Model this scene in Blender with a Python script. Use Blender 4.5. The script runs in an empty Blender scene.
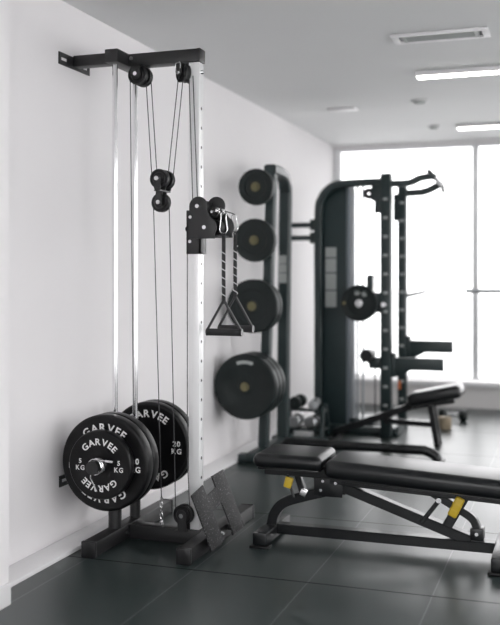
import bpy, bmesh, math, random
from mathutils import Vector, Matrix
random.seed(7)
SC = bpy.context.scene
COL = SC.collection
PI = math.pi

# ------------------------------------------------------------------ materials
def mat(name, color, rough=.5, metal=0., spec=.5, noise=0., nscale=60., bump=0., coat=0., speck=None):
    m = bpy.data.materials.new(name); m.use_nodes = True
    nt = m.node_tree; N = nt.nodes; L = nt.links
    b = N['Principled BSDF']
    b.inputs['Base Color'].default_value = (*color, 1)
    b.inputs['Roughness'].default_value = rough
    b.inputs['Metallic'].default_value = metal
    b.inputs['Specular IOR Level'].default_value = spec
    b.inputs['Coat Weight'].default_value = coat
    tc = N.new('ShaderNodeTexCoord')
    nz = N.new('ShaderNodeTexNoise'); nz.inputs['Scale'].default_value = nscale; nz.inputs['Detail'].default_value = 4
    L.new(tc.outputs['Object'], nz.inputs['Vector'])
    if noise > 0:
        mx = N.new('ShaderNodeMix'); mx.data_type = 'RGBA'
        mx.inputs[6].default_value = (*[max(0, c*(1-noise)) for c in color], 1)
        mx.inputs[7].default_value = (*[min(1, c*(1+noise)) for c in color], 1)
        L.new(nz.outputs['Fac'], mx.inputs[0])
        out = mx.outputs[2]
        if speck:
            vz = N.new('ShaderNodeTexNoise'); vz.inputs['Scale'].default_value = speck[0]; vz.inputs['Detail'].default_value = 1
            L.new(tc.outputs['Object'], vz.inputs['Vector'])
            rp = N.new('ShaderNodeValToRGB'); rp.color_ramp.elements[0].position = speck[1]; rp.color_ramp.elements[1].position = speck[1]+.03
            L.new(vz.outputs['Fac'], rp.inputs[0])
            m2 = N.new('ShaderNodeMix'); m2.data_type = 'RGBA'
            L.new(rp.outputs[0], m2.inputs[0]); L.new(out, m2.inputs[6]); m2.inputs[7].default_value = (*speck[2], 1)
            out = m2.outputs[2]
        L.new(out, b.inputs['Base Color'])
    if bump > 0:
        bp = N.new('ShaderNodeBump'); bp.inputs['Strength'].default_value = bump; bp.inputs['Distance'].default_value = .002
        L.new(nz.outputs['Fac'], bp.inputs['Height']); L.new(bp.outputs[0], b.inputs['Normal'])
    return m

M = {}
M['wall'] = mat('wall_paint', (.835, .815, .825), .75, noise=.015, nscale=3)
M['ceiling'] = mat('ceiling_paint', (.74, .745, .745), .8, noise=.015, nscale=2)
M['trim'] = mat('white_trim', (.84, .83, .84), .5, noise=.01)
M['frame_white'] = mat('window_frame_white', (.86, .87, .88), .4, noise=.01)
M['black'] = mat('black_powder_coat', (.016, .016, .017), .42, noise=.2, nscale=200, bump=.08)
M['black2'] = mat('black_plastic', (.012, .012, .013), .33, noise=.2, nscale=80)
M['rubber'] = mat('plate_rubber', (.005, .005, .0055), .36, spec=.28, noise=.25, nscale=150, bump=.05)
M['chrome'] = mat('chrome', (.86, .86, .87), .14, metal=1., noise=.02, nscale=20)
M['silver_post'] = mat('silver_steel', (.90, .90, .905), .3, metal=.3, noise=.01, nscale=8)
M['steel'] = mat('bright_steel', (.75, .75, .76), .25, metal=1., noise=.03)
M['cable'] = mat('cable_sheath', (.03, .03, .033), .35, noise=.1)
M['letter'] = mat('white_lettering', (.80, .80, .80), .55, noise=.03)
M['strap'] = mat('woven_strap', (.035, .035, .037), .8, noise=.5, nscale=400, bump=.3)
M['handle'] = mat('dark_grey_handle', (.028, .028, .03), .5, noise=.2)
M['grip'] = mat('foam_grip', (.022, .022, .023), .7, noise=.3, nscale=300, bump=.2)
M['footplate'] = mat('speckled_grip_steel', (.020, .020, .021), .65, spec=.35, noise=.4, nscale=220, bump=.4, speck=(150, .66, (.20, .20, .21)))
M['vinyl'] = mat('black_vinyl', (.007, .008, .009), .31, spec=.42, noise=.15, nscale=250, bump=.06)
M['bench_metal'] = mat('bench_black_steel', (.006, .007, .008), .3, spec=.4, noise=.15, nscale=100, coat=.1)
M['yellow'] = mat('yellow_plastic', (.62, .43, .03), .45, noise=.1)
M['brass'] = mat('brass_hub', (.17, .15, .075), .5, metal=.2, noise=.1)
M['rack'] = mat('rack_dark_steel', (.016, .029, .030), .38, noise=.15, nscale=60)
M['rack_plate'] = mat('rack_plate_rubber', (.006, .011, .011), .42, spec=.35, noise=.2, nscale=60)
M['label'] = mat('grey_label', (.38, .40, .39), .6, noise=.1)
M['tan'] = mat('tan_foam', (.33, .27, .19), .8, noise=.2)
M['orange'] = mat('orange_plastic', (.65, .18, .06), .5, noise=.1)
M['rail_grey'] = mat('blue_grey_rail', (.20, .23, .26), .45, noise=.05)
M['rod_grey'] = mat('dull_chrome_rod', (.42, .44, .46), .35, metal=.8, noise=.05)
M['dull_steel'] = mat('brushed_dumbbell_steel', (.40, .41, .42), .35, metal=1., noise=.1)
M['concrete'] = mat('outside_render', (.8, .8, .8), .9, noise=.04, nscale=.5)
M['shroud'] = mat('machine_shroud', (.012, .027, .029), .45, noise=.1, nscale=20)

def floor_mat():
    m = bpy.data.materials.new('rubber_floor_tiles'); m.use_nodes = True   # rubber tiles 0.505 x 1 m
    nt = m.node_tree; N = nt.nodes; L = nt.links
    b = N['Principled BSDF']; b.inputs['Specular IOR Level'].default_value = .6
    tc = N.new('ShaderNodeTexCoord'); sp = N.new('ShaderNodeSeparateXYZ'); L.new(tc.outputs['Object'], sp.inputs[0])
    nw = N.new('ShaderNodeTexNoise'); nw.inputs['Scale'].default_value = 40; L.new(tc.outputs['Object'], nw.inputs['Vector'])
    def math_(op, a, bb=None):
        n = N.new('ShaderNodeMath'); n.operation = op
        for i, v in enumerate((a, bb)):
            if v is None: continue
            if isinstance(v, (int, float)): n.inputs[i].default_value = v
            else: L.new(v, n.inputs[i])
        return n.outputs[0]
    wob = math_('MULTIPLY', math_('SUBTRACT', nw.outputs['Fac'], .5), .006)
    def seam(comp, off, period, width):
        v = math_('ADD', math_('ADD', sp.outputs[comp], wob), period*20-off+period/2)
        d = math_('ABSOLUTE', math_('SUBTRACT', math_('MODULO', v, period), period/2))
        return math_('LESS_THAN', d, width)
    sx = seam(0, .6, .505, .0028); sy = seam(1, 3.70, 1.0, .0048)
    nb = N.new('ShaderNodeTexNoise'); nb.inputs['Scale'].default_value = 2.2; nb.inputs['Detail'].default_value = 5; L.new(tc.outputs['Object'], nb.inputs['Vector'])
    nf = N.new('ShaderNodeTexNoise'); nf.inputs['Scale'].default_value = 350; nf.inputs['Detail'].default_value = 2; L.new(tc.outputs['Object'], nf.inputs['Vector'])
    ns = N.new('ShaderNodeTexNoise'); ns.inputs['Scale'].default_value = 70; ns.inputs['Detail'].default_value = 1; L.new(tc.outputs['Object'], ns.inputs['Vector'])
    r1 = N.new('ShaderNodeValToRGB'); L.new(nb.outputs['Fac'], r1.inputs[0])
    r1.color_ramp.elements[0].position = .3; r1.color_ramp.elements[0].color = (.019, .029, .028, 1)
    r1.color_ramp.elements[1].position = .75; r1.color_ramp.elements[1].color = (.029, .041, .040, 1)
    rs = N.new('ShaderNodeValToRGB'); L.new(ns.outputs['Fac'], rs.inputs[0])
    rs.color_ramp.elements[0].position = .73; rs.color_ramp.elements[1].position = .77
    def mix(f, a, bcol):
        x = N.new('ShaderNodeMix'); x.data_type = 'RGBA'; L.new(f, x.inputs[0]); L.new(a, x.inputs[6]); x.inputs[7].default_value = (*bcol, 1); return x.outputs[2]
    c = mix(rs.outputs[0], r1.outputs[0], (.07, .08, .08))
    c = mix(sx, c, (.11, .12, .12))  # seams along Y coloured lighter, a painted reflected highlight
    c = mix(sy, c, (.002, .003, .003))
    L.new(c, b.inputs['Base Color'])
    rr = N.new('ShaderNodeMapRange'); L.new(nb.outputs['Fac'], rr.inputs[0]); rr.inputs[3].default_value = .28; rr.inputs[4].default_value = .37
    L.new(rr.outputs[0], b.inputs['Roughness'])
    L.new(math_('SUBTRACT', .72, math_('MULTIPLY', sy, .66)), b.inputs['Specular IOR Level'])
    h = math_('SUBTRACT', math_('MULTIPLY', nf.outputs['Fac'], .3), math_('MAXIMUM', sx, sy))
    bp = N.new('ShaderNodeBump'); bp.inputs['Strength'].default_value = .25; bp.inputs['Distance'].default_value = .002
    L.new(h, bp.inputs['Height']); L.new(bp.outputs[0], b.inputs['Normal'])
    return m
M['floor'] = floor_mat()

def emis(name, col, s):
    m = bpy.data.materials.new(name); m.use_nodes = True; N = m.node_tree.nodes; L = m.node_tree.links
    b = N['Principled BSDF']; b.inputs['Base Color'].default_value = (*col, 1)
    b.inputs['Emission Color'].default_value = (*col, 1); b.inputs['Emission Strength'].default_value = s
    return m
M['lamp'] = emis('lamp_diffuser', (1, .98, .93), 8.0)
def glass():
    m = bpy.data.materials.new('window_glass'); m.use_nodes = True; nt = m.node_tree; N = nt.nodes; L = nt.links
    N.remove(N['Principled BSDF'])
    t = N.new('ShaderNodeBsdfTransparent'); t.inputs[0].default_value = (.98, .985, .99, 1)
    g = N.new('ShaderNodeBsdfGlossy'); g.inputs['Roughness'].default_value = .03
    fr = N.new('ShaderNodeFresnel'); fr.inputs[0].default_value = 1.3
    mx = N.new('ShaderNodeMixShader'); L.new(fr.outputs[0], mx.inputs[0]); L.new(t.outputs[0], mx.inputs[1]); L.new(g.outputs[0], mx.inputs[2])
    L.new(mx.outputs[0], N['Material Output'].inputs[0]); return m
M['glass'] = glass()

# ------------------------------------------------------------------ mesh builder
ORG = {}
class MB:
    def __init__(s): s.v = []; s.f = []; s.m = []; s.cur = 0
    def mi(s, i): s.cur = i; return s
    def addbm(s, bm, mx=None):
        o = len(s.v); bm.verts.index_update()
        for v in bm.verts: s.v.append((mx @ v.co) if mx else v.co.copy())
        for f in bm.faces: s.f.append([o+v.index for v in f.verts]); s.m.append(s.cur)
        bm.free(); return s
    def box(s, lo, hi, bev=0., seg=2, mx=None):
        bm = bmesh.new(); bmesh.ops.create_cube(bm, size=1)
        lo = Vector(lo); hi = Vector(hi); d = hi-lo; c = (hi+lo)/2
        for v in bm.verts: v.co = Vector((v.co.x*d.x, v.co.y*d.y, v.co.z*d.z))+c
        if bev > 0: bmesh.ops.bevel(bm, geom=bm.edges[:], offset=min(bev, min(d)*.49), segments=seg, affect='EDGES', profile=.5)
        return s.addbm(bm, mx)
    def cyl(s, p, q, r, r2=None, n=24, cap=True):
        p = Vector(p); q = Vector(q); r2 = r if r2 is None else r2
        z = (q-p).normalized(); x = z.orthogonal().normalized(); y = z.cross(x); o = len(s.v)
        for c, rr in ((p, r), (q, r2)):
            for k in range(n):
                a = 2*PI*k/n; s.v.append(c+x*(rr*math.cos(a))+y*(rr*math.sin(a)))
        for k in range(n):
            s.f.append([o+k, o+(k+1) % n, o+n+(k+1) % n, o+n+k]); s.m.append(s.cur)
        if cap:
            s.f.append([o+k for k in range(n)][::-1]); s.m.append(s.cur)
            s.f.append([o+n+k for k in range(n)]); s.m.append(s.cur)
        return s
    def sweep(s, path, sec, up=None, closed=False):
        P = [Vector(p) for p in path]; n = len(P); k = len(sec); o = len(s.v); prev = None
        for i in range(n):
            if closed: t = (P[(i+1) % n]-P[i-1]).normalized()
            else:
                a = (P[i]-P[i-1]).normalized() if i else None; b = (P[i+1]-P[i]).normalized() if i < n-1 else None
                t = (a+b).normalized() if a is not None and b is not None else (a if a is not None else b)
            if up is not None: y = Vector(up)
            elif prev is not None: y = prev
            else: y = t.orthogonal()
            y = (y-t*y.dot(t)).normalized(); prev = y; x = y.cross(t)
            sc = 1.
            if not closed and 0 < i < n-1:
                sc = 1/max(.6, math.cos(((P[i]-P[i-1]).angle(P[i+1]-P[i]))/2))
            for (u, w) in sec: s.v.append(P[i]+x*u*sc+y*w)
        for i in range(n if closed else n-1):
            for j in range(k):
                a = o+i*k; b = o+((i+1) % n)*k
                s.f.append([a+j, a+(j+1) % k, b+(j+1) % k, b+j]); s.m.append(s.cur)
        if not closed:
            s.f.append([o+j for j in range(k)][::-1]); s.m.append(s.cur)
            s.f.append([o+(n-1)*k+j for j in range(k)]); s.m.append(s.cur)
        return s
    def tube(s, path, r, n=10, closed=False): return s.sweep(path, [(r*math.cos(2*PI*k/n), r*math.sin(2*PI*k/n)) for k in range(n)], None, closed)
    def bar(s, path, w, h, up=(0, 1, 0), c=.004):
        # rectangular tube: h along `up`, w across, small chamfered corners
        a, b = w/2, h/2
        sec = [(-a+c, -b), (a-c, -b), (a, -b+c), (a, b-c), (a-c, b), (-a+c, b), (-a, b-c), (-a, -b+c)]
        return s.sweep(path, sec, up)
    def lathe(s, prof, c=(0, 0, 0), axis='Y', n=56):
        # closed profile of (radius, along-axis) turned about an axis through c
        c = Vector(c); o = len(s.v); k = len(prof)
        for i in range(n):
            a = 2*PI*i/n; ca, sa = math.cos(a), math.sin(a)
            for (r, h) in prof:
                s.v.append(c+{'Y': Vector((r*ca, h, r*sa)), 'Z': Vector((r*ca, r*sa, h)), 'X': Vector((h, r*ca, r*sa))}[axis])
        for i in range(n):
            for j in range(k):
                a = o+i*k; b = o+((i+1) % n)*k
                s.f.append([a+j, b+j, b+(j+1) % k, a+(j+1) % k]); s.m.append(s.cur)
        return s
    def prism(s, pts, fn, t0, t1, bev=0.):
        # outline pts (u,w) extruded between t0 and t1, mapped by fn(u,w,t)
        bm = bmesh.new()
        a = [bm.verts.new((p[0], p[1], t0)) for p in pts]
        f = bm.faces.new(a); r = bmesh.ops.extrude_face_region(bm, geom=[f])
        for v in r['geom']:
            if isinstance(v, bmesh.types.BMVert): v.co.z = t1
        bmesh.ops.recalc_face_normals(bm, faces=bm.faces[:])
        if bev: bmesh.ops.bevel(bm, geom=[e for e in bm.edges if abs(e.verts[0].co.z-e.verts[1].co.z) < 1e-6], offset=bev, segments=2, affect='EDGES', profile=.5)
        for v in bm.verts: v.co = Vector(fn(*v.co))
        return s.addbm(bm)
    def build(s, name, mats, parent=None, base=None, angle=35, local=False, bevel=0):
        if not isinstance(mats, (list, tuple)): mats = [mats]
        off = Vector((0, 0, 0))
        if parent is not None and not local: off = ORG[parent.name]
        elif base is not None: off = Vector(base)
        me = bpy.data.meshes.new(name)
        me.from_pydata([tuple(v-off) for v in s.v], [], s.f)
        for m in mats: me.materials.append(m)
        me.polygons.foreach_set('material_index', s.m)
        bm = bmesh.new(); bm.from_mesh(me)
        bmesh.ops.recalc_face_normals(bm, faces=bm.faces[:]); bm.to_mesh(me); bm.free()
        me.shade_smooth(); me.set_sharp_from_angle(angle=math.radians(angle))
        o = bpy.data.objects.new(name, me); COL.objects.link(o)
        if parent is not None: o.parent = parent; ORG[o.name] = ORG[parent.name]
        else: o.location = off; ORG[o.name] = off
        if bevel:
            b = o.modifiers.new('bevel', 'BEVEL'); b.width = bevel; b.segments = 2; b.limit_method = 'ANGLE'
        return o

def arc(cx, cz, r, a0, a1, n=8): return [(cx+r*math.cos(a0+(a1-a0)*i/n), cz+r*math.sin(a0+(a1-a0)*i/n)) for i in range(n+1)]
def smooth_path(pts, n=6):
    # Catmull-Rom through the points
    P = [Vector(p) for p in pts]; P = [P[0]*2-P[1]]+P+[P[-1]*2-P[-2]]; out = []
    for i in range(1, len(P)-2):
        for k in range(n):
            t = k/n; a, b, c, d = P[i-1:i+3]
            out.append(.5*((2*b)+(c-a)*t+(2*a-5*b+4*c-d)*t*t+(3*b-a-3*c+d)*t**3))
    out.append(P[-2]); return out
def tag(o, label, cat, group=None, kind=None):
    o['label'] = label; o['category'] = cat
    if group: o['group'] = group
    if kind: o['kind'] = kind
    return o
def thing(name, label, cat, loc, group=None, local=False):
    o = bpy.data.objects.new(name, None); o.empty_display_size = .05; COL.objects.link(o); o.location = loc
    ORG[o.name] = Vector((0, 0, 0)) if local else Vector(loc)
    return tag(o, label, cat, group)
def struct(o): o['kind'] = 'structure'; return o
def dup(o, loc=None, label=None, group=None):
    def rec(src, par):
        c = src.copy(); COL.objects.link(c)
        if par is not None: c.parent = par
        for ch in src.children: rec(ch, c)
        return c
    c = rec(o, None)
    if loc is not None: c.location = loc
    if label: c['label'] = label
    if group: c['group'] = group
    return c

GL = {}
def glyph(ch):
    if ch not in GL:
        cu = bpy.data.curves.new('glyph', 'FONT'); cu.body = ch; cu.size = 1; cu.align_x = 'CENTER'; cu.extrude = .01; cu.offset = .022; cu.resolution_u = 4
        ob = bpy.data.objects.new('glyph', cu); COL.objects.link(ob)
        dg = bpy.context.evaluated_depsgraph_get(); me = bpy.data.meshes.new_from_object(ob.evaluated_get(dg))
        xs = [v.co.x for v in me.vertices]
        GL[ch] = ([v.co.copy() for v in me.vertices], [list(p.vertices) for p in me.polygons], min(xs), max(xs))
        bpy.data.objects.remove(ob); bpy.data.curves.remove(cu); bpy.data.meshes.remove(me)
    return GL[ch]
def put_glyph(mb, ch, size, px, pz, rot, y, wide=1.):
    V, F, x0, x1 = glyph(ch); o = len(mb.v); ca, sa = math.cos(rot), math.sin(rot); xm = (x0+x1)/2
    for v in V:
        u = (v.x-xm)*size*wide; w = v.y*size
        mb.v.append(Vector((px+u*ca-w*sa, y-(v.z+.01)*.0012/.02, pz+u*sa+w*ca)))
    for f in F: mb.f.append([o+i for i in f]); mb.m.append(mb.cur)
def arc_text(mb, text, size, R, mid, y, gap=.16, wide=1.):
    # letters on a circle of baseline radius R, centred on angle `mid` from the top, clockwise
    w = [(glyph(c)[3]-glyph(c)[2])*size*wide+gap*size for c in text]; tot = sum(w); a = mid-tot/2/(R+size*.35)
    for c, k in zip(text, w):
        da = k/(R+size*.35); ph = a+da/2; a += da
        put_glyph(mb, c, size, R*math.sin(ph), R*math.cos(ph), -ph, y, wide)
def flat_text(mb, text, size, x, z, y):
    w = [(glyph(c)[3]-glyph(c)[2])*size+.13*size for c in text]; p = x-sum(w)/2
    for c, k in zip(text, w): put_glyph(mb, c, size, p+k/2, z, 0, y); p += k

# ------------------------------------------------------------------ the room
WX = -.135                    # left wall plane
CH = 2.54                     # ceiling
YB = 9.12                     # window wall plane
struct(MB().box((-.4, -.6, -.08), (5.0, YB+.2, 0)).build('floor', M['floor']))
struct(MB().box((-.4, -.6, CH), (5.0, YB+.2, CH+.1)).build('ceiling', M['ceiling']))
struct(MB().box((WX-.12, 3.085, 0), (WX, YB+.2, CH)).build('wall_left', M['wall']))
struct(MB().box((WX-.12, -.6, 0), (.097, 3.085, CH)).build('wall_pillar', M['wall']))
struct(MB().box((.0975, -.6, 0), (.108, 3.0845, .085), .003).build('baseboard_pillar', M['trim']))
struct(MB().box((WX+.0005, 3.0855, 0), (0, YB-.05, .02), .004).build('baseboard_left', M['trim']))
# window wall: low parapet, jamb, header, ledge
struct(MB().box((WX, YB, 0), (5, YB+.14, .215)).box((WX, YB, CH-.035), (5, YB+.14, CH-.0005)).build('wall_back', M['wall']))
# side and front walls behind the photographer, with unseen windows added and sized for fill daylight
RW = [(.1, 2.2), (2.5, 4.7), (5.0, 7.3)]; rz0, rz1 = .30, 2.38
b = MB().box((5.0, -.6, 0), (5.1, YB+.2, rz0)).box((5.0, -.6, rz1), (5.1, YB+.2, CH))
for y0, y1 in ((-.6, .1), (2.2, 2.5), (4.7, 5.0), (7.3, YB+.2)): b.box((5.0, y0, rz0), (5.1, y1, rz1))
struct(b.build('wall_right', M['wall']))
FX0, FX1, fz0, fz1 = .3, 4.6, .35, 2.3
struct(MB().box((WX-.12, -.70, 0), (4.999, -.6005, fz0)).box((WX-.12, -.70, fz1), (4.999, -.6005, CH)).box((WX-.12, -.70, fz0), (FX0, -.6005, fz1)).box((FX1, -.70, fz0), (4.999, -.6005, fz1)).build('wall_front', M['wall']))
for i, (y0, y1) in enumerate(RW):
    f = MB().box((5.03, y0+.0005, rz0+.0005), (5.08, y0+.04, rz1-.0005)).box((5.03, y1-.04, rz0+.0005), (5.08, y1-.0005, rz1-.0005)).box((5.03, y0+.04, rz0+.0005), (5.08, y1-.04, rz0+.04)).box((5.03, y0+.04, rz1-.04), (5.08, y1-.04, rz1-.0005))
    o = struct(f.build('window_%d' % (4+i), M['frame_white'])); MB().box((5.05, y0+.04, rz0+.04), (5.056, y1-.04, rz1-.04)).build('pane', M['glass'], o)  # unseen right-hand windows, added as openings for fill light
f = MB().box((FX0+.0005, -.67, fz0+.0005), (FX0+.04, -.63, fz1-.0005)).box((FX1-.04, -.67, fz0+.0005), (FX1-.0005, -.63, fz1-.0005)).box((FX0+.04, -.67, fz0+.0005), (FX1-.04, -.63, fz0+.04)).box((FX0+.04, -.67, fz1-.04), (FX1-.04, -.63, fz1-.0005)).box((2.43, -.67, fz0+.04), (2.47, -.63, fz1-.04))
o = struct(f.build('window_7', M['frame_white'])); MB().box((FX0+.04, -.655, fz0+.04), (FX1-.04, -.65, fz1-.04)).build('pane', M['glass'], o)  # unseen front window, added to light the room from behind the camera
struct(MB().box((WX, YB-.04, 0), (5, YB-.0005, .1995)).build('trim_1', mat('ledge_front', (.78, .76, .75), .6, noise=.02)))
struct(MB().box((WX, YB-.08, .20), (5, YB-.0005, .25), .006).build('trim_2', M['trim']))
for i, (x0, x1) in enumerate(((WX, 1.24), (1.24, 2.56), (2.56, 3.88))):
    f = MB(); z0, z1 = .2515, CH-.0355
    w0 = .065 if i == 0 else .030
    f.box((x0+.0005, YB+.02, z0), (x0+w0, YB+.09, z1), .003).box((x1-.030, YB+.02, z0), (x1-.0005, YB+.09, z1), .003)
    f.box((x0+w0, YB+.02, z0), (x1-.030, YB+.09, z0+.025), .003).box((x0+w0, YB+.02, z1-.022), (x1-.030, YB+.09, z1), .003)
    o = struct(f.build('window_%d' % (i+1), M['frame_white']))
    MB().box((x0+w0, YB+.05, z0+.025), (x1-.030, YB+.056, z1-.022)).build('pane', M['glass'], o)

# outside: pale ground under the bright overcast sky
struct(MB().box((-60, -60, -.6), (80, 120, -.5)).build('outside_ground', M['concrete']))

# ceiling fittings
t = thing('air_vent', 'white slotted rectangular air vent set in the ceiling', 'air vent', (1.455, 5.09, CH))
x0, x1, y0, y1 = 1.20, 1.71, 4.99, 5.18
MB().box((x0, y0, CH-.014), (x1, y0+.03, CH-.0005), .003).box((x0, y1-.03, CH-.014), (x1, y1, CH-.0005), .003).box((x0, y0+.03, CH-.014), (x0+.035, y1-.03, CH-.0005), .003).box((x1-.035, y0+.03, CH-.014), (x1, y1-.03, CH-.0005), .003).build('frame', M['trim'], t)
s = MB()
for k in range(6): s.box((x0+.08, y0+.034+k*.021, CH-.012), (x1-.08, y0+.040+k*.021, CH-.003))
s.box((x0+.055, y0+.03, CH-.012), (x0+.075, y1-.03, CH-.003)).box((x1-.075, y0+.03, CH-.012), (x1-.055, y1-.03, CH-.003))
s.build('slats', M['label'], t)
MB().box((x0+.035, y0+.03, CH-.003), (x1-.035, y1-.03, CH-.0008)).build('duct_backing', mat('vent_shadow_grey', (.30, .31, .31), .8), t)
for (x, y, w, d, lab) in ((1.18, 5.94, 1.9, .085, 'nearer long slim ceiling light beyond the air vent'), (1.18, 8.13, 1.9, .085, 'farther long slim ceiling light close to the windows')):
    t = thing('ceiling_light', lab, 'ceiling light', (x+w/2, y+d/2, CH), 'slim strip lights')
    MB().box((x, y, CH-.03), (x+w, y+d, CH-.0005), .003).build('housing', M['trim'], t)
    MB().box((x+.012, y+.012, CH-.038), (x+w-.012, y+d-.012, CH-.0305), .003).build('diffuser', M['lamp'], t)
for (x, y, r, lab) in ((1.06, 6.92, .06, 'round grey smoke detector between the two strip lights'), (.99, 8.15, .05, 'round grey smoke detector left of the farther strip light')):
    t = thing('smoke_detector', lab, 'smoke detector', (x, y, CH), 'ceiling discs')
    MB().lathe([(.001, -.001), (r, -.001), (r, -.012), (.001, -.012)], (x, y, CH), 'Z', 28).build('base', M['ceiling'], t)
    MB().lathe([(.001, -.0122), (r*.75, -.0122), (r*.6, -.028), (.001, -.03)], (x, y, CH), 'Z', 28).build('cover', M['label'], t)
t = thing('ceiling_panel', 'small white access panel flat on the ceiling near the wall', 'panel', (.44, 7.1, CH))
MB().box((.33, 7.03, CH-.01), (.55, 7.17, CH-.0005), .003).build('frame', M['trim'], t)
MB().box((.35, 7.05, CH-.013), (.53, 7.15, CH-.0105), .001).build('cover', M['trim'], t)

# ------------------------------------------------------------------ cable tower
TY = 4.07
T = thing('cable_tower', 'tall wall-mounted black and chrome cable pulley tower loaded with weight plates', 'cable machine', (.3, TY, 0))
def cap(x0, x1, y, z0, z1, d): return MB().box((x0, min(y, y+d), z0), (x1, max(y, y+d), z1), .005)
for (x0, x1, y0, y1) in ((.062, .132, 3.70, 4.56), (.503, .570, 3.74, 4.60)):
    f = MB().box((x0+.002, y0+.012, .002), (x1-.002, y1-.012, .07), .003).build('foot', M['black'], T)
    MB().box((x0, y0, 0), (x1, y0+.022, .072), .004).build('end_cap', M['black2'], f)
    MB().box((x0, y1-.022, 0), (x1, y1, .072), .004).build('end_cap', M['black2'], f)
MB().box((.133, TY-.035, .002), (.502, TY+.035, .07), .003).build('cross_bar', M['black'], T)
for (x, y, z, d) in ((.1325, TY-.06, .04, (1, 0, 0)), (.5705, TY-.05, .045, (1, 0, 0)), (.5705, TY+.05, .045, (1, 0, 0))):
    p = Vector((x, y, z)); MB().cyl(p, p+Vector(d)*.012, .011, .008, 6).build('bolt', M['chrome'], T)
# post with drilled holes
px0, px1, py0, py1 = .436, .489, 4.042, 4.098
p = MB().box((px0, py0, .071), (px1, py1, 2.244), .003)
p.mi(1)
for k in range(21):
    z = .22+k*.0905; p.cyl((px1-.001, TY, z), (px1+.0004, TY, z), .0075, None, 14)
p.build('post', [M['silver_post'], M['black2']], T)
MB().cyl((px1, TY, 2.20), (px1+.012, TY, 2.20), .011, .008, 12).build('bolt', M['chrome'], T)
# guide rods with sockets
RX = .094
for y in (3.966, 4.18):
    MB().cyl((RX, y, .30), (RX, y, 2.246), .0125, None, 20).build('guide_rod', M['chrome'], T)
    MB().cyl((RX, y, .070), (RX, y, .31), .031 if y < 4 else .026, None, 24).build('rod_socket', M['black'], T)
# head
MB().box((.127, TY-.034, 2.246), (.492, TY+.034, 2.306), .004).build('top_bar', M['black'], T)
MB().box((.480, TY-.0345, 2.2445), (.495, TY+.0345, 2.3075), .004).build('end_cap', M['black2'], T)
MB().box((.060, 3.925, 2.246), (.128, 4.235, 2.309), .005).build('cross_piece', M['black'], T)
MB().box((WX+.006, 3.965, 2.249), (.062, 4.025, 2.302), .004).build('wall_arm', M['black'], T)
MB().cyl((.150, TY-.034, 2.280), (.150, TY-.050, 2.280), .013, .010, 12).build('bolt', M['chrome'], T)
def wall_plate(z0, z1, y0, y1):
    w = MB(); m = .055; zc = (z0+z1)/2
    for (a, b_) in ((y0, y0+.018), (y0+.075, y1-.075), (y1-.018, y1)): w.box((WX+.0005, a, z0), (WX+.006, b_, z1))
    for (a, b_) in ((y0+.018, y0+.075), (y1-.075, y1-.018)):
        w.box((WX+.0005, a, z0), (WX+.006, b_, zc-.008)).box((WX+.0005, a, zc+.008), (WX+.006, b_, z1))
    w.build('wall_plate', M['black'], T)
wall_plate(2.238, 2.295, 3.84, 4.13)
wall_plate(.266, .318, 3.845, 4.29)
MB().box((WX+.006, TY-.03, .268), (.07, TY+.03, .308), .004).build('wall_arm', M['black'], T)
MB().box((.07, 3.99, .26), (.13, 4.156, .308), .004).build('cross_piece', M['black'], T)
# carriage on the rods with two sleeves
AX, AZ = .122, .402
c = MB().box((.07, 3.953, .335), (.155, 4.205, .47), .006)
c.cyl((RX, 3.966, .312), (RX, 3.966, .50), .028, None, 20).cyl((RX, 4.18, .312), (RX, 4.18, .50), .028, None, 20)
c.build('carriage', M['black'], T)
MB().cyl((AX, 3.69, AZ), (AX, 3.953, AZ), .0245, None, 32).cyl((AX, 3.6885, AZ), (AX, 3.697, AZ), .031, None, 32).build('sleeve', M['black'], T)
MB().cyl((AX, 4.205, AZ), (AX, 4.46, AZ), .0245, None, 32).build('sleeve', M['black'], T)

def wheel_prof(r, w): return [(.010, -w/2), (r*.62, -w/2), (r*.70, -w*.32), (r*.86, -w*.32), (r*.95, -w/2), (r, -w*.45), (r*.90, -w*.08), (r*.90, w*.08), (r, w*.45), (r*.95, w/2), (r*.86, w*.32), (r*.70, w*.32), (r*.62, w/2), (.010, w/2)]
def pulley(parent, x, y, z, r, w=.03, rot=0.):
    R = Matrix.Rotation(rot, 4, 'Z'); q = MB().lathe(wheel_prof(r, w)); q.v = [R @ v+Vector((x, y, z)) for v in q.v]
    return q.build('pulley', M['black2'], parent)
def xbolt(parent, a, b_, r=.008): return MB().cyl(a, b_, r, r*.8, 12).build('bolt', M['chrome'], parent)
def strap_plate(mb, x, z0, z1, w, y, t=.004):
    # rounded upright plate in the XZ plane between z0 and z1
    pts = arc(x, z1, w/2, 0, PI, 10)+arc(x, z0, w/2, PI, 2*PI, 10)
    mb.prism(pts, lambda u, v, t_: (u, t_, v), y-t/2, y+t/2)
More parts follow.
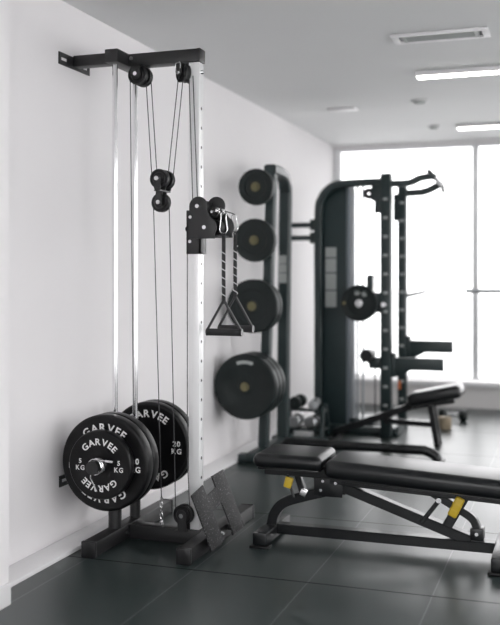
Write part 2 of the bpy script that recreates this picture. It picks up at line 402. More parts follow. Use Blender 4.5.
# head pulleys
ox, oz = .179, 2.203
H = MB()
for y in (4.012, 4.064, 4.116): H.prism([(ox-.024, 2.247)]+[(ox+.024, 2.247)]+arc(ox, oz, .024, 0, -PI, 10), lambda u, v, t_: (u, t_, v), y-.002, y+.002)
H.box((ox-.024, 4.010, 2.238), (ox+.024, 4.118, 2.2455)).build('pulley_bracket', M['black'], T)
for y in (4.038, 4.090): pulley(T, ox, y, oz, .047)
xbolt(T, (ox, 4.01, oz), (ox, 4.00, oz), .012); MB().cyl((ox, 4.012, oz), (ox, 4.118, oz), .0095, None, 12).build('axle', M['steel'], T)
ox2, oz2 = .421, 2.198; rz = math.radians(-33)
R2 = Matrix.Translation((ox2, TY, oz2)) @ Matrix.Rotation(rz, 4, 'Z')
H = MB()
for y in (-.050, 0., .050):
    H.prism([(-.022, .047), (.022, .047)]+arc(0, 0, .022, 0, -PI, 10), lambda u, v, t_: R2 @ Vector((u, t_, v)), y-.002, y+.002)
H.box((-.022, -.052, .042), (.022, .052, .0475), mx=R2)
H.build('pulley_bracket', M['black'], T)
for y in (-.025, .025):
    v = R2 @ Vector((0, y, 0)); pulley(T, v.x, v.y, v.z, .045, .030, rz)
xbolt(T, R2 @ Vector((0, -.052, 0)), R2 @ Vector((0, -.064, 0)), .011)
MB().cyl(R2 @ Vector((0, -.05, 0)), R2 @ Vector((0, .05, 0)), .0095, None, 12).build('axle', M['steel'], T)
MB().tube([R2 @ Vector(q) for q in ((-.02, -.056, .005), (-.02, -.056, .038), (-.014, -.056, .045), (.014, -.056, .045), (.02, -.056, .038), (.02, -.056, .015))], .0025, 8).build('cable_keeper', M['steel'], T)
# floating double pulley block
fx, fz, gx, gz = .293, 1.706, .286, 1.597
H = MB()
for y in (4.006, 4.066, 4.126): strap_plate(H, fx, fz-.04, fz, .034, y)
for y in (4.040, 4.092): strap_plate(H, gx, gz, fz-.06, .032, y)
H.box((fx-.017, 4.006, fz-.058), (fx+.014, 4.126, fz-.052)).build('pulley_bracket', M['black'], T)
for y in (4.036, 4.096): pulley(T, fx, y, fz, .046)
pulley(T, gx, 4.066, gz, .045)
xbolt(T, (fx, 4.004, fz), (fx, 3.992, fz), .0135); xbolt(T, (gx, 4.038, gz), (gx, 4.026, gz), .013)
MB().cyl((fx, 4.006, fz), (fx, 4.127, fz), .0095, None, 12).build('axle', M['steel'], T); MB().cyl((gx, 4.04, gz), (gx, 4.093, gz), .0095, None, 12).build('axle', M['steel'], T)
# low pulley on the cross bar
bx, bz, by = .424, .146, 4.013
H = MB()
for y in (by-.021, by+.021): H.prism([(bx+.022, .0702), (bx-.022, .0702)]+arc(bx, bz, .022, PI, 0, 10), lambda u, v, t_: (u, t_, v), y-.002, y+.002)
H.box((bx-.035, by-.023, .0702), (bx+.010, 4.10, .076)).box((bx-.022, by-.023, .0702), (bx+.022, by+.023, .076)).build('pulley_bracket', M['black'], T)
pulley(T, bx, by, bz, .047, .032); xbolt(T, (bx, by-.023, bz), (bx, by-.035, bz), .013)
MB().cyl((bx, by-.022, bz), (bx, by+.022, bz), .0095, None, 12).build('axle', M['steel'], T)
# cables
def cable(*pts): MB().tube(pts, .0024, 8).build('cable', M['cable'], T)
cable((ox-.042, 4.038, oz), (.145, 4.06, .47))
cable((ox+.040, 4.038, oz-.012), (fx-.041, 4.036, fz)); cable((ox+.042, 4.090, oz-.010), (fx-.041, 4.096, fz))
cable((ox2-.040, 4.052, oz2-.01), (fx+.040, 4.036, fz)); cable((ox2-.035, 4.095, oz2-.01), (fx+.040, 4.096, fz))
cable((.444, 4.030, oz2-.03), (.462, 4.0292, 1.598))
cable((.4262, 4.05, 1.40), (.4262, 4.05, .40), (bx+.030, by, bz+.034))
cable((.463, 4.030, oz2-.02), (.486, 4.0292, 1.60))
cable((gx-.0405, 4.066, gz), (.287, 4.066, .200))
cable((gx+.0405, 4.066, gz), (bx-.0405, by, bz))
ch = MB()
for k in range(4):
    z = .193-k*.026; r = [(.287+.006*math.cos(a)*(1 if k % 2 else .2), 4.066+.006*math.cos(a)*(.2 if k % 2 else 1), z+.014*math.sin(a)) for a in [2*PI*i/10 for i in range(10)]]
    ch.tube(r, .0022, 6, True)
ch.box((.280, 4.06, .0705), (.294, 4.072, .095), .002).build('chain', M['steel'], T)
# trolley on the post
TR = MB()
TR.box((.428, 4.034, 1.352), (px0-.0006, 4.106, 1.555), .001).box((px1+.001, 4.034, 1.352), (.499, 4.106, 1.555), .001)
TR.box((.428, 4.034, 1.352), (.499, py0-.0006, 1.555), .001).box((.428, py1+.0006, 1.352), (.499, 4.106, 1.555), .001)
TR.build('trolley_sleeve', M['black'], T)
def eight(dx, y, t, dz=0.):
    L0 = .450+dx
    pts = [(L0, 1.422), (.575+dx, 1.422)]+arc(.531+dx, 1.472, .052, -.6, 1.05, 8)+[(.546+dx, 1.535)]+arc(.493+dx, 1.572, .045, -.35, PI, 12)
    return MB().prism(pts, lambda u, v, t_: (u, t_, v+dz), y-t/2, y+t/2, .0015)
eight(0, 4.024, .008).build('side_plate', M['black'], T)
eight(.040, 4.150, .008, .008).build('side_plate', M['black'], T)
MB().box((.502, 4.028, 1.432), (.515, 4.146, 1.60), .002).box((.515, 4.028, 1.432), (.60, 4.146, 1.438), .002).build('spacer_plate', M['black'], T)
pulley(T, .557, 4.06, 1.545, .026, .026); pulley(T, .557, 4.115, 1.545, .026, .026); pulley(T, .555, 4.085, 1.478, .036, .05)
for z in (1.545, 1.478): MB().cyl((.556, 4.028, z), (.556, 4.146, z), .006, None, 12).build('axle', M['steel'], T)
for (x, y, z, r) in ((.491, 4.02, 1.572, .0125), (.526, 4.02, 1.474, .0125)): MB().cyl((x, y, z), (x, y-.012, z), r, r*.75, 16).build('bolt', M['chrome'], T)
for (x, z) in ((.470, 1.522), (.463, 1.41)): MB().cyl((x-.012, 4.0185 if z > 1.43 else 4.0335, z), (x-.012, 4.008 if z > 1.43 else 4.02, z), .010, .008, 14).build('bolt', M['chrome'], T)
MB().cyl((.4275, 4.07, 1.47), (.412, 4.07, 1.47), .014, .011, 16).build('pop_pin', M['black2'], T)
for (y, sgn) in ((4.05, 1), (4.20, 1)):
    x0 = .578
    yy = 4.06 if y < 4.1 else 4.115
    e = MB().tube([(.570, yy, 1.552), (.585, yy+(y-yy)*.4, 1.553), (.5985, y, 1.5465), (.6065, y, 1.5415)], .0026, 8).build('cable', M['cable'], T)
    MB().lathe([(.0, -.013), (.009, -.011), (.014, -.004), (.014, .004), (.009, .011), (.0, .013)], (.572, yy+(y-yy)*.1, 1.552), 'X', 16).build('cable_stop', M['chrome'], T)
# H shaped foot plate leaning against the base
A = Vector((.508, 0, .300)); B = Vector((.618, 0, .038)); dv = (B-A); Ls = dv.length; dv.normalize(); nv = Vector((-dv.z, 0, dv.x))
def fp(u, w, t): return A+dv*w+nv*t+Vector((0, u, 0))
ya, yb, yc, yd = 3.862, 4.012, 4.140, 4.292
bm = MB()
out = [(ya, .030), (yb, .014), (yb, .066), (yc, .052), (yc, -.002), (yd, -.004), (yd, Ls), (yc, Ls), (yc, .130), (yb, .142), (yb, Ls-.004), (ya, Ls-.004)]
bm.prism(out, fp, 0., .008, .0015)
fo = bm.build('foot_plate', M['footplate'], T)
for (a, b_) in ((ya, yb), (yc, yd)): MB().prism([(a+.01, Ls-.010), (b_-.01, Ls-.010), (b_-.01, Ls+.006), (a+.01, Ls+.006)], fp, -.008, .0).build('rubber_foot', M['rubber'], fo)
for y in (3.93, 4.20): MB().box((.5702, y, .04), (.603, y+.03, .066), .002).build('foot_plate_bracket', M['black'], T)

# ------------------------------------------------------------------ plates on the tower (axis along Y, face towards -Y)
def plate_prof(R, th, hole, recess=.004):
    return [(hole, -th/2+.001), (hole+.004, -th/2), (R*.20, -th/2), (R*.23, -th/2+recess), (R*.60, -th/2+recess), (R*.63, -th/2+.001), (R*.90, -th/2+.001), (R*.925, -th/2),
            (R*.965, -th/2+.001), (R*.99, -th/2+.005), (R, -th/2+.011), (R, th/2-.011), (R*.99, th/2-.005), (R*.965, th/2-.001), (R*.925, th/2), (hole+.004, th/2), (hole, th/2-.001)]
def garvee_plate(R, th, num, label, loc, group, size, Rt):
    t = thing('weight_plate', label, 'weight plate', loc, group, local=True)
    ob = MB().lathe(plate_prof(R, th, .0262), n=96).build('disc', M['rubber'], t)
    MB().lathe([(.0258, -th/2-.0005), (.033, -th/2-.001), (.034, -th/2+.002), (.0258, -th/2+.002)], n=40).build('hub', M['steel'], t)
    yf = -th/2+.0012
    for mid in (0, PI):
        q = MB(); arc_text(q, 'GARVEE', size, Rt, mid, yf, wide=1.05); q.build('lettering', M['letter'], t)
    for sx in (-1, 1):
        q = MB(); flat_text(q, num, size*.72, sx*Rt*1.06, size*.12, yf); flat_text(q, 'KG', size*.72, sx*Rt*1.06, -size*.62, yf); q.build('lettering', M['letter'], t)
    return t
TH = .062
RB = .219
p20 = garvee_plate(RB, TH, '20', 'front 20 kg black bumper plate with white lettering, right behind the small 5 kg plate', (AX, 3.805+TH/2, AZ), 'black 20 kg plates on the tower', .050, .145)
dup(p20, (AX, 3.8675+TH/2, AZ), 'second 20 kg plate of the front pair, its rim next to the chrome rod')
dup(p20, (AX, 4.268+TH/2, AZ), '20 kg black bumper plate behind the chrome rods, lettered face turned to the front')
dup(p20, (AX, 4.3305+TH/2, AZ), 'rearmost 20 kg plate on the back sleeve, only its rim shows')
garvee_plate(.156, .046, '5', 'small 5 kg black plate outermost on the front sleeve', (AX, 3.758+.023, AZ), None, .041, .091)
t = thing('spring_clip', 'chrome spring collar with two wire handles clamped on the sleeve tip', 'spring clip', (AX, 3.727, AZ), None)
coil = [(AX+0.034*math.cos(a), 3.713+.026*a/(6*PI), AZ+0.034*math.sin(a)) for a in [6*PI*i/90 for i in range(91)]]
MB().tube(coil, .0034, 8).build('coil', M['chrome'], t)
g0 = MB().tube([(AX+.005, 3.713, AZ+.034), (AX+.05, 3.710, AZ+.032), (AX+.092, 3.707, AZ+.030)], .0032, 8).build('wire_handle', M['chrome'], t)
MB().cyl((AX+.058, 3.7095, AZ+.0315), (AX+.096, 3.7067, AZ+.0298), .0055, None, 12).build('sleeve_grip', M['steel'], g0)
MB().tube([(AX-.030, 3.740, AZ-.012), (AX-.022, 3.720, AZ-.05), (AX+.016, 3.707, AZ-.105)], .0032, 8).build('wire_handle', M['chrome'], t)

# carabiners and strap handles
def carabiner(x, y, zt, h, label):
    t = thing('carabiner', label, 'carabiner', (x, y, zt), 'chrome carabiners')
    w = .016; pts = []
    for (u, v) in ((-.004, 0), (.004, 0), (.013, -.008), (.012, -.03), (.019, -h+.016), (.013, -h+.003), (0, -h), (-.013, -h+.003), (-.019, -h+.016), (-.012, -.03), (-.013, -.008)): pts.append((x+u, y, zt+v))
    MB().tube([pts[0]]+pts[:0:-1], .0023, 8, True).build('body', M['chrome'], t)
    MB().cyl(pts[3], pts[4], .0042, None, 10).build('gate', M['steel'], t)
carabiner(.607, 4.05, 1.5445, .098, 'nearer chrome carabiner, in front of the black trolley plate')
carabiner(.604, 4.20, 1.5445, .084, 'farther chrome carabiner, against the white wall')
def strap_handle(x, y, zt, zb, zg, label):
    t = thing('strap_handle', label, 'cable handle', (x, y, zg), 'triangle handles on the tower')
    s = MB().bar([(x, y, zt), (x-.001, y, (zt+zb)/2), (x, y, zb)], .018, .006, (0, 1, 0), .002).build('strap', M['strap'], t)
    s2 = MB().tube([(x+.008*math.cos(a), y, zt+.006+.008*math.sin(a)) for a in [2*PI*i/12 for i in range(12)]], .003, 8, True).build('loop', M['strap'], s)
    turns = 6.3; n = 110
    MB().tube([(x+.0112*math.cos(2*PI*turns*i/n), y+.0058*math.sin(2*PI*turns*i/n), zt-.05+(zb+.02-zt+.05)*i/n) for i in range(n+1)], .0019, 6).build('stitching', M['letter'], s)
    zr = zg+.006
    MB().bar([(x-.003, y, zb+.012), (x-.084, y, zr)], .009, .015, (0, 1, 0), .002).bar([(x+.003, y, zb+.012), (x+.087, y, zr)], .009, .015, (0, 1, 0), .002).build('web_strap', M['handle'], t)
    MB().cyl((x-.078, y, zg), (x+.082, y, zg), .0165, None, 24).build('grip', M['grip'], t)
    MB().cyl((x-.084, y, zg), (x-.0785, y, zg), .0175, None, 20).cyl((x+.0825, y, zg), (x+.09, y, zg), .0175, None, 20).build('grip_end', M['black2'], t)
strap_handle(.608, 4.05, 1.435, 1.122, .991, 'nearer triangle strap handle hanging from the trolley, grip lowest at the left')
strap_handle(.610, 4.20, 1.444, 1.138, 1.000, 'farther triangle strap handle, hanging in front of the stored round plate')

# ------------------------------------------------------------------ weight bench in the foreground
BN = thing('weight_bench', 'black padded adjustable weight bench with yellow catches, in the right foreground', 'weight bench', (1.3, 4.275, 0))
def pad(name, lo, hi, rnd, parent, m, rot=None):
    o = MB().box(lo, hi, rnd, 5, rot).build(name, m, parent, angle=80); return o
BC = 4.275
sp = pad('seat', (.722, 4.115, .362), (1.052, 4.425, .428), .030, BN, M['vinyl'])
MB().box((.742, 4.14, .354), (1.035, 4.40, .3625), .003).build('seat_board', M['black2'], sp)
rot = Matrix.Translation((1.08, BC, .40)) @ Matrix.Rotation(math.radians(2.9), 4, 'Y') @ Matrix.Translation((-1.08, -BC, -.40))
bp_ = pad('backrest', (1.062, 4.115, .333), (2.02, 4.425, .416), .034, BN, M['vinyl'], rot)
MB().box((1.085, 4.15, .324), (2.0, 4.40, .3335), .003, mx=rot).build('backrest_board', M['black2'], bp_)
MB().bar([(.745, BC, .332), (1.06, BC, .332)], .045, .075).build('seat_frame', M['bench_metal'], BN)
MB().bar([(1.06, BC, .304), (1.98, BC, .264)], .040, .070).build('back_frame', M['bench_metal'], BN)
for (x0, x1, y0) in ((.735, .803, 4.085), (1.803, 1.873, 4.035)):
    f = MB().box((x0, y0, .0125), (x1, 4.47, .071), .006).build('foot', M['bench_metal'], BN)
    MB().box((x0-.012, y0-.010, 0), (x1+.012, y0+.05, .013), .003).build('rubber_foot', M['rubber'], f)
    MB().box((x0-.012, 4.42, 0), (x1+.012, 4.48, .013), .003).build('rubber_foot', M['rubber'], f)
MB().bar([(.802, BC, .054), (1.804, BC, .054)], .046, .062).build('base_beam', M['bench_metal'], BN)
MB().bar(smooth_path([(.772, BC, .066), (.788, BC, .125), (.835, BC, .178), (.93, BC, .214), (1.03, BC, .244), (1.09, BC, .270)]), .046, .056).build('curved_upright', M['bench_metal'], BN)
MB().bar([(1.08, BC, .285), (1.70, BC, .076)], .046, .056).build('main_strut', M['bench_metal'], BN)
h = None
for sy in (-1, 1):
    hp = MB().box((.985, BC+sy*.0315-.0025, .225), (1.12, BC+sy*.0315+.0025, .315), .002).build('hinge_plate', M['bench_metal'], BN); h = h or hp
for x, z in ((1.03, .298), (1.09, .292), (1.02, .255)): MB().cyl((x, BC-.034, z), (x, BC-.044, z), .009, .007, 12).build('bolt', M['steel'], h)
MB().bar([(.895, BC, .32), (.93, BC, .215)], .030, .040).build('seat_prop', M['bench_metal'], BN)
MB().bar([(.862, BC-.052, .318), (.892, BC-.052, .215)], .012, .012).build('seat_catch_rod', M['bench_metal'], BN)
MB().box((-.019, -.011, -.026), (.019, .011, .026), .006, mx=Matrix.Translation((.867, BC-.052, .283)) @ Matrix.Rotation(.25, 4, 'Y')).build('yellow_catch', M['yellow'], BN)['label'] = 'yellow catch under the seat'
MB().box((-.016, -.012, -.016), (.016, .012, .016), .003, mx=Matrix.Translation((.935, BC-.03, .235)) @ Matrix.Rotation(.4, 4, 'Y')).build('steel_latch', M['steel'], BN)
MB().bar([(1.685, BC, .292), (1.578, BC, .100)], .044, .052).build('adjusting_post', M['bench_metal'], BN)
yk = MB().box((-.021, -.012, -.048), (.021, .012, .048), .009, 3, mx=Matrix.Translation((1.638, BC-.038, .225)) @ Matrix.Rotation(.46, 4, 'Y'))
for k in (-.016, .014): yk.box((-.022, -.0145, k-.002), (.022, -.010, k+.002), .001, mx=Matrix.Translation((1.638, BC-.038, .225)) @ Matrix.Rotation(.46, 4, 'Y'))
yk.build('yellow_catch', M['yellow'], BN)['label'] = 'yellow catch under the backrest'
MB().bar(smooth_path([(1.485, BC, .300), (1.56, BC, .258), (1.65, BC, .208), (1.705, BC, .172), (1.727, BC, .125), (1.728, BC, .085)]), .034, .044).build('curved_brace', M['bench_metal'], BN)
MB().box((1.698, BC-.036, .082), (1.756, BC+.036, .135), .003).build('brace_bracket', M['bench_metal'], BN)
MB().cyl((1.727, BC-.036, .113), (1.727, BC-.045, .113), .008, None, 10).build('bolt', M['steel'], BN); MB().cyl((1.563, BC-.020, .250), (1.563, BC-.05, .250), .014, .012, 14).build('bolt', M['steel'], BN)
MB().bar([(1.563, BC-.025, .248), (1.482, BC-.025, .140)], .020, .020).build('link_rod', M['bench_metal'], BN)

# ------------------------------------------------------------------ plate tree by the wall
RT = thing('plate_tree', 'tall dark steel plate storage tree against the white wall', 'weight rack', (.12, 6.4, 0))
MB().bar([(.092, 6.2, .05), (.150, 6.2, 1.90), (.150, 6.2, 1.995)], .065, .07, (0, 1, 0), .008).build('upright', M['rack'], RT)
MB().bar(smooth_path([(.150, 6.165, 1.985), (.148, 6.35, 1.985), (.142, 6.50, 1.965), (.135, 6.57, 1.90), (.130, 6.60, 1.78), (.118, 6.60, .8), (.112, 6.60, .05)], 7), .070, .085, (1, 0, 0), .012).build('upright', M['rack'], RT)
MB().box((.06, 5.90, .012), (.15, 6.75, .07), .008).build('base_rail', M['rack'], RT)
MB().box((.002, 5.915, 0), (.32, 5.99, .06), .008).build('foot', M['rack'], RT)
MB().box((.002, 6.66, 0), (.42, 6.74, .06), .008).build('foot', M['rack'], RT)
for z0, z1 in ((1.20, 1.27), (1.275, 1.335), (1.34, 1.40)): MB().box((.094, 6.5545, z0), (.150, 6.5565, z1)).build('label_strip', M['label'], RT)
pegs = ((.122, 1.845, .122, 1, 'smallest round plate, on the top peg of the plate tree'), (.112, 1.489, .145, 1, 'round plate on the second peg from the top of the plate tree'), (.098, 1.048, .180, 2, 'round plate behind the strap handles'), (.090, .523, .216, 3, 'big round plate on the lowest peg of the plate tree'))
for (x, z, r, n, lab) in pegs:
    xx = .094+(.150-.092)*z/1.95
    th = .075 if n == 3 else .062
    y_tip = 5.80 if n == 3 else 5.92
    MB().cyl((x, y_tip, z), (x, y_tip-.004, z), .0225, .019, 20).build('peg_cap', M['brass'], RT)
    MB().cyl((x, y_tip, z), (x, 6.17, z), .022, None, 24).build('peg', M['rack'], RT)
    for k in range(n):
        y = (5.81 if n == 3 else 5.93)+k*(th+.002)
        where = '' if n == 1 else (', foremost of its peg' if k == 0 else (', middle one of three' if k == 1 and n == 3 else ', rearmost of its peg'))
        q = thing('storage_plate', 'dark '+lab+where, 'weight plate', (x, y+th/2, z), 'plates stored on the tree', local=True)
        MB().lathe(plate_prof(r, th, .0235, .005), n=64).build('disc', M['rack_plate'], q)
        if k == 0:
            MB().lathe([(.0225, -th/2-.002), (.030, -th/2-.003), (.032, -th/2+.002), (.0225, -th/2+.002)], n=32).build('hub', M['brass'], q)['label'] = 'brass hub ring'
            aa = .35
            MB().prism([(r*.80*math.sin(a), r*.80*math.cos(a)) for a in [-aa+2*aa*i/10 for i in range(11)]]+[(r*.70*math.sin(a), r*.70*math.cos(a)) for a in [aa-2*aa*i/10 for i in range(11)]], lambda u, v, t_: (u, t_, v), -th/2+.0002, -th/2+.0015).build('printed_band', M['label'], q) if n == 3 else None
        

# low bent bar on the floor behind the bench
pb = thing('parallette', 'low black tubular push-up bar on the floor behind the bench', 'push-up bar', (.74, 6.36, 0))
MB().tube(smooth_path([(.212, 6.36, .012), (.214, 6.36, .04), (.235, 6.36, .068), (.29, 6.36, .077), (1.10, 6.36, .077), (1.19, 6.36, .072), (1.25, 6.36, .046), (1.265, 6.36, .012)], 6), .033, 16).build('rail', M['bench_metal'], pb)
MB().box((.175, 6.27, 0), (.255, 6.45, .013), .004).build('foot', M['rubber'], pb)
MB().box((1.225, 6.27, 0), (1.305, 6.45, .013), .004).build('foot', M['rubber'], pb)

# ------------------------------------------------------------------ multi gym at the back
MG = thing('multi_gym', 'tall dark multi gym station in front of the bright window', 'gym machine', (.5, 7.4, 0))
pan = [(.16, .03), (.405, .03), (.405, 1.97), (.34, 1.97)]+arc(.335, 1.795, .175, PI/2, PI, 8)
MB().prism(pan, lambda u, v, t_: (u, t_, v), 7.36, 7.66, .006).build('shroud', M['shroud'], MG)
MB().bar(smooth_path([(.185, 7.33, .03), (.185, 7.33, 1.0), (.185, 7.33, 1.72), (.215, 7.33, 1.88), (.30, 7.33, 1.965), (.42, 7.33, 1.985), (.72, 7.33, 1.99)], 6), .06, .06, (0, 1, 0), .01).build('arch_tube', M['rack'], MG)
for z0, z1 in ((1.40, 1.48), (1.28, 1.39), (1.14, 1.27), (1.0, 1.13)): MB().box((.235, 7.356, z0), (.325, 7.359, z1)).build('placard', M['label'], MG)
for (x, w, y, m) in ((.445, .016, 7.42, 'steel'), (.49, .010, 7.40, 'steel'), (.53, .010, 7.42, 'steel'), (.65, .005, 7.31, 'cable')):
    MB().cyl((x, y, .10), (x, y, 1.965), w, None, 16).build('guide_rod' if m == 'steel' else 'cable', M['rod_grey' if m == 'steel' else 'cable'], MG)
MB().box((.4055, 7.37, .04), (.425, 7.62, 1.96), .002).build('side_rail', M['rail_grey'], MG)
def column(x0, x1, y0, y1, zt, n):
    c = MB().box((x0, y0, .0), (x1, y1, zt), .006); c.mi(1)
    zc = .25
    while zc < zt-.1:
        c.box(((x0+x1)/2-.017, y0-.001, zc-.011), ((x0+x1)/2+.017, y0+.001, zc+.011), .0005); zc += .145
    return c.build('upright', [M['rack'], M['label']], MG)
column(.711, .793, 7.20, 7.29, 2.045, 8); column(.772, .840, 7.62, 7.71, 1.985, 8)
MB().box((.15, 7.292, 0), (.7105, 7.358, .065), .006).build('base_rail', M['rack'], MG)
MB().box((.765, 7.2905, 0), (.835, 7.6195, .065), .006).build('base_rail', M['rack'], MG)
MB().box((.426, 7.37, .0), (.62, 7.66, .11), .006).build('weight_base', M['rack'], MG)
for z in (1.665, 1.56): MB().bar([(WX+.02, 7.40, z), (.158, 7.40, z)], .04, .04).box((.10, 7.37, z-.045), (.159, 7.43, z+.045), .006).build('wall_stay', M['rack'], MG)
MB().box((WX+.001, 7.34, 1.50), (WX+.02, 7.46, 1.73), .003).build('wall_bracket', M['rack'], MG)
g = MB().bar(smooth_path([(.785, 7.245, 1.965), (.93, 7.245, 1.968), (1.01, 7.245, 2.0), (1.10, 7.245, 2.012), (1.13, 7.245, 2.0)], 5), .05, .04)
g.build('pull_up_arm', M['rack'], MG)
MB().bar(smooth_path([(.832, 7.665, 1.925), (.96, 7.665, 1.93), (1.03, 7.665, 1.95), (1.10, 7.665, 1.985), (1.125, 7.665, 1.985)], 5), .055, .04).build('pull_up_arm', M['rack'], MG)
MB().tube(smooth_path([(1.09, 7.16, 2.045), (1.115, 7.245, 2.012), (1.135, 7.42, 1.975), (1.125, 7.665, 1.985), (1.12, 7.76, 1.94)], 6), .016, 12).build('pull_up_bar', M['rack'], MG)
MB().box((.62, 7.295, 1.84), (.7105, 7.32, 1.965), .01).build('gusset', M['rack'], MG)
MB().box((.655, 7.255, 1.74), (.7105, 7.285, 1.84), .01).build('gusset', M['rack'], MG)
MB().box((.735, 7.63, 1.70), (.7715, 7.67, 1.92), .006).build('gusset', M['rack'], MG)
pulley(MG, .60, 7.315, 1.90, .045, .03)
for (x0, y, z, x1, nm) in ((.794, 7.215, .570, 1.192, 0), (.841, 7.635, .677, 1.21, 1)):
    MB().box((x0, y-.012, z-.10), (x0+.03, y+.068, z+.085), .004).prism([(x0+.02, z-.045), (x0+.02, z-.10), (x0+.07, z-.09), (x0+.15, z-.045), (x1, z-.045), (x1, z+.05), (x0+.02, z+.05)], lambda u, v, t_: (u, t_, v), y, y+.055, .004).build('spotter_arm', M['rack'], MG)
MB().box((.62, 7.21, .53), (.7105, 7.25, .62), .005).build('roller_bracket', M['rack'], MG)
MB().tube([(.625, 7.08, .64), (.625, 7.22, .64)], .05, 20).build('roller_pad', M['vinyl'], MG)
MB().box((.61, 7.215, .56), (.64, 7.228, .64), .003).build('roller_stem', M['rack'], MG)
MB().cyl((.56, 7.10, 1.04), (.56, 7.325, 1.04), .018, None, 16).build('plate_horn', M['steel'], MG)
MB().box((.52, 7.325, .96), (.7105, 7.355, 1.12), .006).build('horn_bracket', M['rack'], MG)
MB().bar([(.63, 7.22, 1.05), (.63, 7.22, 1.26)], .05, .05).build('hand_grip', M['rack'], MG)
MB().box((.62, 7.22, 1.06), (.64, 7.33, 1.10)).build('grip_arm', M['rack'], MG)
MB().cyl((.75, 7.199, 1.03), (.75, 7.12, 1.03), .02, None, 14).build('pop_pin', M['steel'], MG)
MB().cyl((.841, 7.66, 1.09), (1.00, 7.64, 1.125), .016, .012, 14).build('pin', M['steel'], MG)
MB().box((.775, 7.607, .33), (.80, 7.6195, .40), .003).build('warning_tag', M['orange'], MG)['label'] = 'orange tag low on the rear upright'
q = thing('weight_plate', 'dark round grip plate on the multi gym horn, in front of its chrome rods', 'weight plate', (.56, 7.15, 1.04), None, local=True)
R_, th = .142, .04
hol = MB().lathe(plate_prof(R_, th, .019, .006), n=56).build('disc', M['rack_plate'], q)
MB().lathe([(.0185, -th/2-.002), (.03, -th/2-.002), (.03, -th/2+.003), (.0185, -th/2+.003)], n=28).build('hub', M['steel'], q)
for a in (100, 60): MB().cyl((.085*math.cos(math.radians(a)), -th/2+.0065, .085*math.sin(math.radians(a))), (.085*math.cos(math.radians(a)), -th/2+.001, .085*math.sin(math.radians(a))), .022, None, 20).build('grip_recess', M['label'], q)
MB().cyl((-.118, -th/2-.002, .0), (-.118, -th/2+.002, .0), .014, None, 16).build('sticker', M['brass'], q)

# small bench at the back
B2 = thing('weight_bench', 'small black incline bench far back by the window, with a sloping spine', 'weight bench', (.85, 7.0, 0))
r2 = Matrix.Translation((1.16, 7.0, .372)) @ Matrix.Rotation(math.radians(-13), 4, 'Y') @ Matrix.Translation((-1.16, -7.0, -.36))
MB().box((.975, 6.86, .318), (1.365, 7.14, .410), .03, 4, r2).build('backrest', M['vinyl'], B2, angle=80)
MB().bar([(.40, 7.0, .06), (.99, 7.0, .285), (1.30, 7.0, .345)], .05, .06).build('spine', M['bench_metal'], B2)
MB().bar([(1.135, 6.94, .30), (1.185, 6.94, 0)], .04, .035).bar([(1.135, 7.06, .30), (1.185, 7.06, 0)], .04, .035).build('leg', M['bench_metal'], B2)
MB().bar([(.78, 7.0, .165), (1.15, 7.0, .155)], .04, .05).build('stretcher', M['bench_metal'], B2)
MB().box((.375, 6.82, 0), (.44, 7.17, .035), .005).build('foot', M['bench_metal'], B2)
MB().box((.95, 6.94, .27), (1.0, 7.06, .32), .005).build('hinge', M['bench_metal'], B2)

# dumbbells
DB = []
def dumbbell(label, loc, rz, Rr=.05, L=.13, m='dull_steel', group='dumbbells on the small rack'):
    t = thing('dumbbell', label, 'dumbbell', loc, group, local=True)
    MB().cyl((0, -L/2, 0), (0, L/2, 0), .014, None, 16).build('handle', M['steel'], t)
    for s in (-1, 1):
        MB().lathe([(.0145, s*L*.42), (Rr*.8, s*L*.42), (Rr, s*(L*.42+.01)), (Rr, s*(L*.42+.05)), (Rr*.8, s*(L*.42+.06)), (.002, s*(L*.42+.061))], n=28).build('head', M[m], t)
    t.rotation_euler = (0, 0, rz); return t
DR = thing('dumbbell_rack', 'low black two-tier dumbbell rack on the floor left of the multi gym', 'dumbbell rack', (.18, 6.98, 0))
for x in (.035, .33): MB().bar([(x, 6.86, 0), (x, 6.92, .26)], .03, .03, (1, 0, 0)).bar([(x, 7.08, 0), (x, 6.99, .27)], .03, .03, (1, 0, 0)).build('side_frame', M['rack'], DR)
MB().box((.02, 6.87, .075), (.345, 7.07, .09), .003).build('shelf', M['rack'], DR)
MB().box((.02, 6.92, .215), (.345, 7.02, .23), .003).build('shelf', M['rack'], DR)
dumbbell('dumbbell with bright steel heads at the left of the lower tier', (.11, 6.95, .139), .1, .048, .10)
dumbbell('dumbbell with bright steel heads at the right of the lower tier', (.25, 6.95, .139), -.1, .048, .10)
dumbbell('black-headed dumbbell upper left on the small rack', (.115, 6.97, .281), 0., .05, .10, 'rack_plate')
dumbbell('bright dumbbell upper right on the small rack', (.25, 6.97, .271), .15, .04, .10)
dumbbell('dark dumbbell lying alone on the floor beyond the small bench', (1.14, 8.25, .05), math.radians(80), .05, .14, 'rack_plate', None)
kb = thing('foam_roller', 'short tan foam roller standing on the floor behind the small bench leg', 'foam roller', (1.13, 7.78, 0))
MB().lathe([(.022, 0), (.05, .0), (.055, .008), (.055, .092), (.05, .10), (.022, .10)], (1.13, 7.78, 0), 'Z', 32).build('foam', M['tan'], kb)
MB().lathe([(.014, .002), (.0218, .002), (.0218, .099), (.014, .099)], (1.13, 7.78, 0), 'Z', 24).build('core', M['black2'], kb)

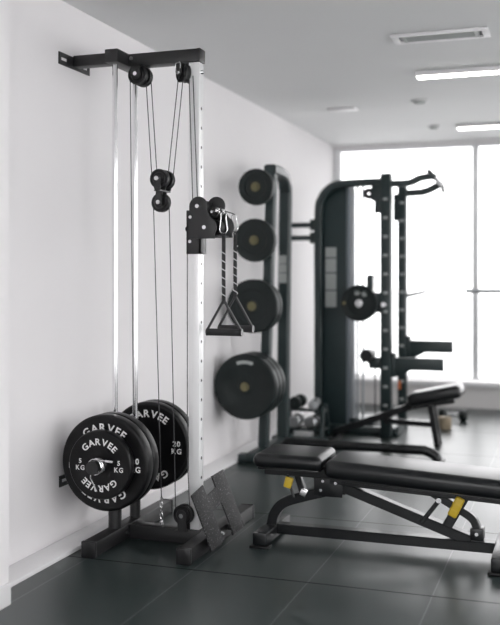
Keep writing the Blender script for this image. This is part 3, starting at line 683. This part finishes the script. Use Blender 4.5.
# rack at the right edge with a bar resting in it
SR = thing('squat_rack', 'dark squat rack at the right edge carrying a barbell', 'squat rack', (1.86, 7.5, 0))
for x in (1.80, 2.9):
    MB().box((x, 7.47, 0), (x+.07, 7.54, 2.1), .006).build('upright', M['rack'], SR)
    MB().box((x-.02, 7.2, 0), (x+.09, 7.9, .05), .006).build('foot', M['rack'], SR)
    MB().box((x+.01, 7.42, 1.085), (x+.06, 7.47, 1.118), .003).box((x+.01, 7.415, 1.085), (x+.06, 7.42, 1.16), .002).build('hook', M['rack'], SR)
MB().box((1.87, 7.48, 2.02), (2.9, 7.53, 2.09), .006).build('cross_bar', M['rack'], SR)
for z in (1.02, .72): MB().cyl((1.59, 7.505, z), (1.80, 7.505, z), .010, None, 12).build('band_peg', M['steel'], SR)
BB = thing('barbell', 'slim steel barbell end reaching in from the right edge, before the window', 'barbell', (2.35, 7.447, 1.119))
MB().cyl((1.55, 7.447, 1.134), (3.2, 7.447, 1.134), .0115, None, 16).build('shaft', M['steel'], BB)
for (a, b_) in ((1.335, 1.60), (3.15, 3.42)): MB().cyl((a, 7.447, 1.134), (b_, 7.447, 1.134), .0155, None, 20).build('sleeve', M['rod_grey'], BB)

# ------------------------------------------------------------------ light
w = bpy.data.worlds.new('overcast_sky'); SC.world = w; w.use_nodes = True
N = w.node_tree.nodes; L = w.node_tree.links
bg = N['Background']; bg.inputs[0].default_value = (1, .985, .985, 1); bg.inputs[1].default_value = 2.7
def area(name, loc, rot, sx, sy, e, col=(1, 1, 1)):
    l = bpy.data.lights.new(name, 'AREA'); l.shape = 'RECTANGLE'; l.size = sx; l.size_y = sy; l.energy = e; l.color = col
    o = bpy.data.objects.new(name, l); COL.objects.link(o); o.location = loc; o.rotation_euler = rot; return o
# light portals in the window openings (they only guide the sampling of the sky)
for nm, loc, rot, sx, sy in (('portal_right', (5.12, 3.7, 1.34), (0, PI/2, 0), 2.15, 7.4), ('portal_front', (2.45, -.72, 1.32), (PI/2, 0, 0), 4.4, 2.0), ('portal_back', (2.2, YB+.16, 1.4), (-PI/2, 0, 0), 5.0, 2.4)):
    area(nm, loc, rot, sx, sy, 1).data.cycles.is_portal = True
# ------------------------------------------------------------------ camera
cd = bpy.data.cameras.new('camera'); cam = bpy.data.objects.new('camera', cd); COL.objects.link(cam)
cam.location = (2.136, 0, 1.25); cam.rotation_euler = (PI/2, 0, math.atan(325/940))
cd.sensor_fit = 'VERTICAL'; cd.sensor_height = 24; cd.lens = 940/625*24; cd.shift_y = -36.5/625
cd.clip_start = .05; cd.clip_end = 300
cd.dof.use_dof = True; cd.dof.focus_distance = 4.25; cd.dof.aperture_fstop = .95
SC.camera = cam
vs = SC.view_settings
vs.view_transform = 'Standard'; vs.look = 'None'; vs.gamma = 1; vs.use_curve_mapping = False; vs.exposure = .66
